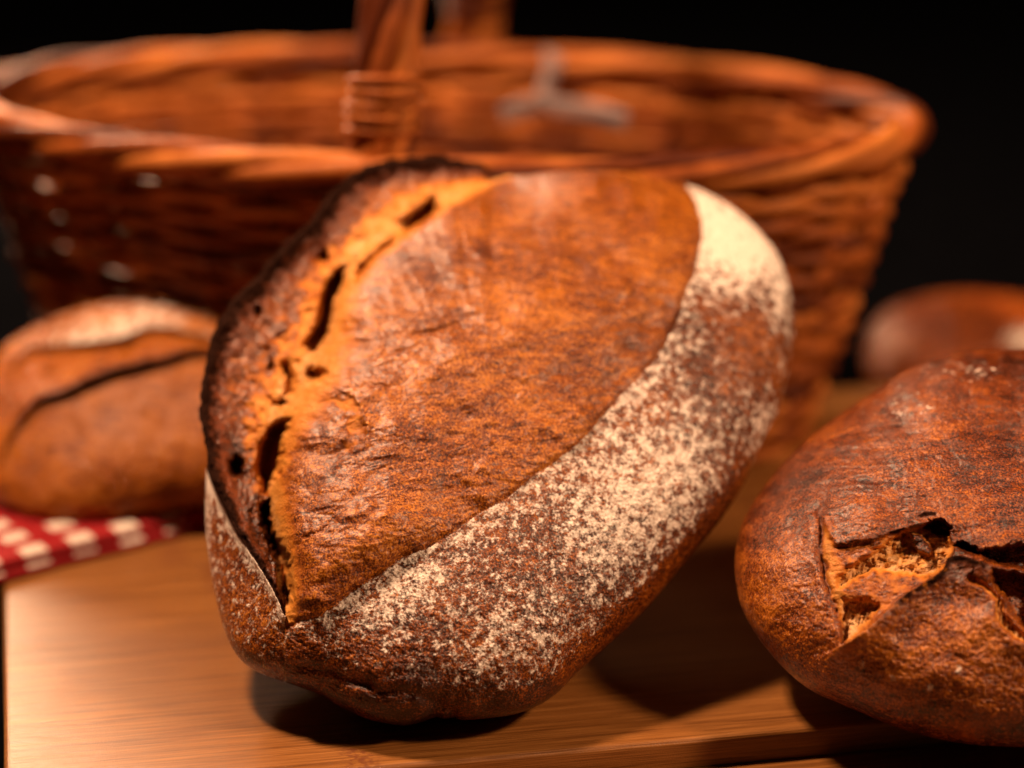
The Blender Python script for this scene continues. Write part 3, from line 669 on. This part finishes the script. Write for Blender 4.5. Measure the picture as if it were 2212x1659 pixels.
# ------------------------------------------------------------------ folded checked cloth under the roll
def cloth():
    a = on_plane(0, 1263, 0.0); b = on_plane(440, 1149, 0.0); d = (b - a); d /= np.linalg.norm(d); nrm = np.array([-d[1], d[0], 0])
    mid = a + d * 0.06
    root = empty('cloth', (mid[0], mid[1], 0.0004), 'red and white checked cloth folded under the small roll', 'cloth')
    for li, (z0, T, inset) in enumerate(((0.0004, 0.0042, 0.0), (0.0047, 0.0044, 0.0025))):
        S = np.linspace(-0.165, 0.14, 150); ts = np.r_[T * (1 - np.cos(np.linspace(0, np.pi / 2, 10))), np.linspace(T * 1.25, 0.15, 70)] + inset
        SS, TT = np.meshgrid(S, ts, indexing='ij')
        tt = TT - inset
        ztop = T * np.sqrt(np.clip(1 - (1 - np.minimum(tt / T, 1)) ** 2, 0, 1))
        wob = 0.0016 * fbm(SS / .05, TT / .05 + 9 * li, 601 + li, 2)
        TTw = TT + 0.0022 * fbm(SS / .045, SS * 0 + li, 611 + li, 2) * ss(.05, 0, tt)
        W = a[None, None] + d * (SS[..., None]) + nrm * TTw[..., None]
        ztop = np.maximum(ztop + wob * ss(0, .02, tt) * (0 if li == 0 else .5), 0.0002)
        zz = z0 + ztop
        # droop past the left edge of the board
        rel = W - CORNER[None, None]; out = np.clip(-(rel @ ex) - 0.001, 0, None)
        zz = zz - np.minimum(out ** 1.6 * 9.0, 0.021)
        W[..., 2] = zz
        n1, n2 = SS.shape
        Vt = W.reshape(-1, 3); Vb = Vt.copy(); Vb[:, 2] = np.minimum(Vb[:, 2] - .0001, (z0 - np.minimum(out ** 1.6 * 9.0, 0.021)).ravel())
        i = np.arange(n1 - 1)[:, None]; j = np.arange(n2 - 1)[None]
        Q = np.stack([i * n2 + j, (i + 1) * n2 + j, (i + 1) * n2 + j + 1, i * n2 + j + 1], -1).reshape(-1, 4)
        m = n1 * n2; QB = Q[:, ::-1] + m
        def strip(idx, fl):
            q = np.stack([idx[:-1], idx[1:], idx[1:] + m, idx[:-1] + m], -1); return q[:, ::-1] if fl else q
        E = [strip(np.arange(n1) * n2, True), strip(np.arange(n1) * n2 + n2 - 1, False), strip(np.arange(n2), False), strip((n1 - 1) * n2 + np.arange(n2), True)]
        arc = np.where(tt < T, T * np.arccos(np.clip(1 - tt / T, -1, 1)), tt + T * (np.pi / 2 - 1))
        uv = np.stack([SS / 0.0225 + .12, arc / 0.0175 + .55], -1).reshape(-1, 2)
        mesh_np('folded_layer', np.r_[Vt, Vb] - np.array([mid[0], mid[1], 0.0004]), np.concatenate([Q, QB] + E), M_cloth, root, uv=np.r_[uv, uv])
cloth()

# ------------------------------------------------------------------ wicker basket
BC = np.array([-0.0411, 1.1886]); BA, BB, BYAW, BZ = 0.2372, 0.1418, -0.2097, 0.1596
BASE_A, BASE_B = 0.178, 0.098
def oval(th, a, b, e=2 / 1.95):
    c, s = np.cos(th), np.sin(th)
    u = a * np.sign(c) * np.abs(c) ** e; v = b * np.sign(s) * np.abs(s) ** e
    return np.stack([BC[0] + u * math.cos(BYAW) - v * math.sin(BYAW), BC[1] + u * math.sin(BYAW) + v * math.cos(BYAW)], -1)
def basket():
    rng = np.random.default_rng(5); random.seed(5)
    root = empty('basket', (BC[0], BC[1], TABLE_Z), 'large brown oval wicker basket with an upright handle behind the loaves', 'basket')
    org = np.array([BC[0], BC[1], TABLE_Z])
    NS = 34; H = BZ - TABLE_Z
    def ring(f, th, extra=0.0):
        g = f ** 0.85
        a = BASE_A + (BA - BASE_A) * g; b = BASE_B + (BB - BASE_B) * g
        return oval(th, a + extra, b + extra)
    n = NS * 9; th = np.arange(n) * 2 * np.pi / n
    nrow = 31
    for k in range(nrow):
        f = (k + 0.6) / (nrow + 0.6) * 0.97
        ph = (k // 1) % 2 * np.pi
        off = 0.0030 * np.sin(th * NS / 2 + ph) + 0.0007 * np.interp(np.arange(n), np.linspace(0, n, 40), np.r_[rng.normal(size=39), 0])
        xy = ring(f, th, off[:, None] if False else 0.0)
        o1 = ring(f, th, 0.004) - xy; o1 /= np.linalg.norm(o1, axis=1, keepdims=True)
        xy = xy + o1 * off[:, None]
        z = TABLE_Z + f * H + 0.0010 * np.interp(np.arange(n), np.linspace(0, n, 30), np.r_[rng.normal(size=29), 0])
        rr = 0.0034 + 0.0003 * np.interp(np.arange(n), np.linspace(0, n, 24), np.r_[rng.normal(size=23), 0])
        V, Q = tube(np.c_[xy, z] - org, (rr * .85, rr * 1.05), 8, True)
        mesh_np('weaver', V, Q, M_wicker, root)
    for i in range(NS):
        a = 2 * np.pi * (i + .5) / NS; f = np.linspace(0.0, 0.99, 12)
        xy = np.array([ring(q, np.array([a]))[0] for q in f])
        V, Q = tube(np.c_[xy, TABLE_Z + .002 + f * (H - .002)] - org, 0.0030, 7, False, (1, 0.2, 0))
        mesh_np('stake', V, Q, M_wicker, root)
    # rim: thick rods twisted round each other
    m = 900; th = np.arange(m) * 2 * np.pi / m
    cxy = oval(th, BA, BB); o1 = oval(th, BA + .004, BB + .004) - cxy; o1 /= np.linalg.norm(o1, axis=1, keepdims=True)
    for k in range(4):
        a = th * 5 + k * np.pi / 2 + 0.5 * np.sin(th * 3)
        P = np.c_[cxy + o1 * (0.0050 * np.cos(a))[:, None], BZ + 0.0048 * np.sin(a) - .002] - org
        V, Q = tube(P, 0.0044 + 0.0004 * np.sin(th * 7 + k), 9, True); mesh_np('rim_rod', V, Q, M_wicker, root)
    # cut rod end sticking out of the front rim
    p = cam_to_world(np.float64(378), np.float64(322), np.float64(1.115))
    V, Q = tube(np.array([p + np.array([.012, .014, -.012]), p + np.array([.006, .006, -.005]), p]) - org, 0.0036, 10); 
    V = np.r_[V, [V[-10:].mean(0)]]; nV = len(V) - 1
    Q = np.r_[Q, [[nV, nV - 10 + j, nV - 10 + (j + 1) % 10, nV - 10 + (j + 2) % 10] for j in range(0, 10, 2)]]
    mesh_np('rod_end', V, Q, M_wicker, root)
    # floor of the basket
    a = np.arange(64) * 2 * np.pi / 64; r0 = np.c_[oval(a, BASE_A - .001, BASE_B - .001), np.full(64, TABLE_Z + .006)] - org
    rings = [r0 * np.array([s, s, 1]) for s in (1, .75, .5, .25, .03)]
    V = np.concatenate(rings); Q = [(k * 64 + j, k * 64 + (j + 1) % 64, (k + 1) * 64 + (j + 1) % 64, (k + 1) * 64 + j) for k in range(4) for j in range(64)]
    mesh_np('base', V, Q, M_wicker, root)
    # handle: arch from the front rim to the back rim, six rods with a slow twist
    Fp = cam_to_world(np.float64(800), np.float64(400), np.float64(1.085)); Bp = cam_to_world(np.float64(1008), np.float64(112), np.float64(1.375))
    Fp[2] -= .012; Bp[2] = BZ - .012
    n = 120; q = np.linspace(0, np.pi, n); mid = (Fp + Bp) / 2; half = (Fp - Bp) / 2
    P = mid[None] + half[None] * np.cos(q)[:, None] + np.array([0, 0, 0.235])[None] * np.sin(q)[:, None]
    P[:, 0] += 0.014 * np.sin(q) ** 0.5
    T = np.gradient(P, axis=0); T /= np.linalg.norm(T, axis=1, keepdims=True)
    side = np.array([1.0, 0.1, 0]); A_ = side - T * (T @ side)[:, None]; A_ /= np.linalg.norm(A_, axis=1, keepdims=True); B_ = np.cross(T, A_)
    L = np.r_[0, np.cumsum(np.linalg.norm(np.diff(P, axis=0), axis=1))]
    for k in range(7):
        ang = 2 * np.pi * k / 7 + L * 26
        flare = 1 + 0.55 * np.exp(-L / .02) + 0.55 * np.exp(-(L[-1] - L) / .02)
        C = P + A_ * (0.0092 * flare * np.cos(ang))[:, None] + B_ * (0.0085 * np.sin(ang))[:, None]
        V, Q = tube(C - org, 0.0053, 9, False, (1, 0.1, 0)); mesh_np('handle_rod', V, Q, M_wicker, root)
    for (l0, l1) in ((0.034, 0.064), (L[-1] - .06, L[-1] - .03)):
        tt = np.linspace(0, 1, 260); ll = l0 + (l1 - l0) * tt; a = tt * 2 * np.pi * 5.5 + .5 * np.sin(tt * 19)
        Pc = np.stack([np.interp(ll, L, P[:, i]) for i in range(3)], 1); Ac = np.stack([np.interp(ll, L, A_[:, i]) for i in range(3)], 1); Bc = np.stack([np.interp(ll, L, B_[:, i]) for i in range(3)], 1)
        wv = 1 + .05 * np.sin(tt * 47)
        C = Pc + Ac * (0.0156 * wv * np.cos(a))[:, None] + Bc * (0.0150 * wv * np.sin(a))[:, None]
        V, Q = tube(C - org, 0.0017 + .0004 * np.sin(tt * 31), 8, False, Ac * 0 + np.array([0, 0, 1.0])); mesh_np('binding', V, Q, M_wicker, root)
basket()

# ------------------------------------------------------------------ pale tie inside the basket
def tie():
    Z = 1.272
    C = cam_to_world(np.float64(1172), np.float64(226), np.float64(Z))
    root = empty('ribbon', tuple(C), 'pale grey three-armed ribbon tie inside the basket by its far rim', 'ribbon')
    arms = [[(1172, 226), (1182, 180), (1192, 145), (1194, 112)], [(1172, 226), (1130, 232), (1085, 250)], [(1172, 226), (1230, 236), (1290, 244), (1352, 262)]]
    for k, arm in enumerate(arms):
        Pp = np.array([cam_to_world(np.float64(x), np.float64(y), np.float64(Z + .004 * k + 0.05 * (226 - y) / 110)) for x, y in arm])
        Pp = catmull(Pp, False, 8)
        V, Q = tube(Pp - C, (np.full(len(Pp), 0.0011), np.full(len(Pp), 0.0055)) if k else (np.full(len(Pp), 0.0055), np.full(len(Pp), 0.0011)), 10, False, (0, 0, 1) if k else (0, 1, 0.2))
        nV = len(V); V = np.r_[V, [V[:10].mean(0)], [V[-10:].mean(0)]]
        cap = [[nV, (j + 2) % 10, (j + 1) % 10, j] for j in range(0, 10, 2)] + [[nV + 1, nV - 10 + j, nV - 10 + (j + 1) % 10, nV - 10 + (j + 2) % 10] for j in range(0, 10, 2)]
        mesh_np('strip', V, np.r_[Q, cap], M_ribbon, root)
tie()
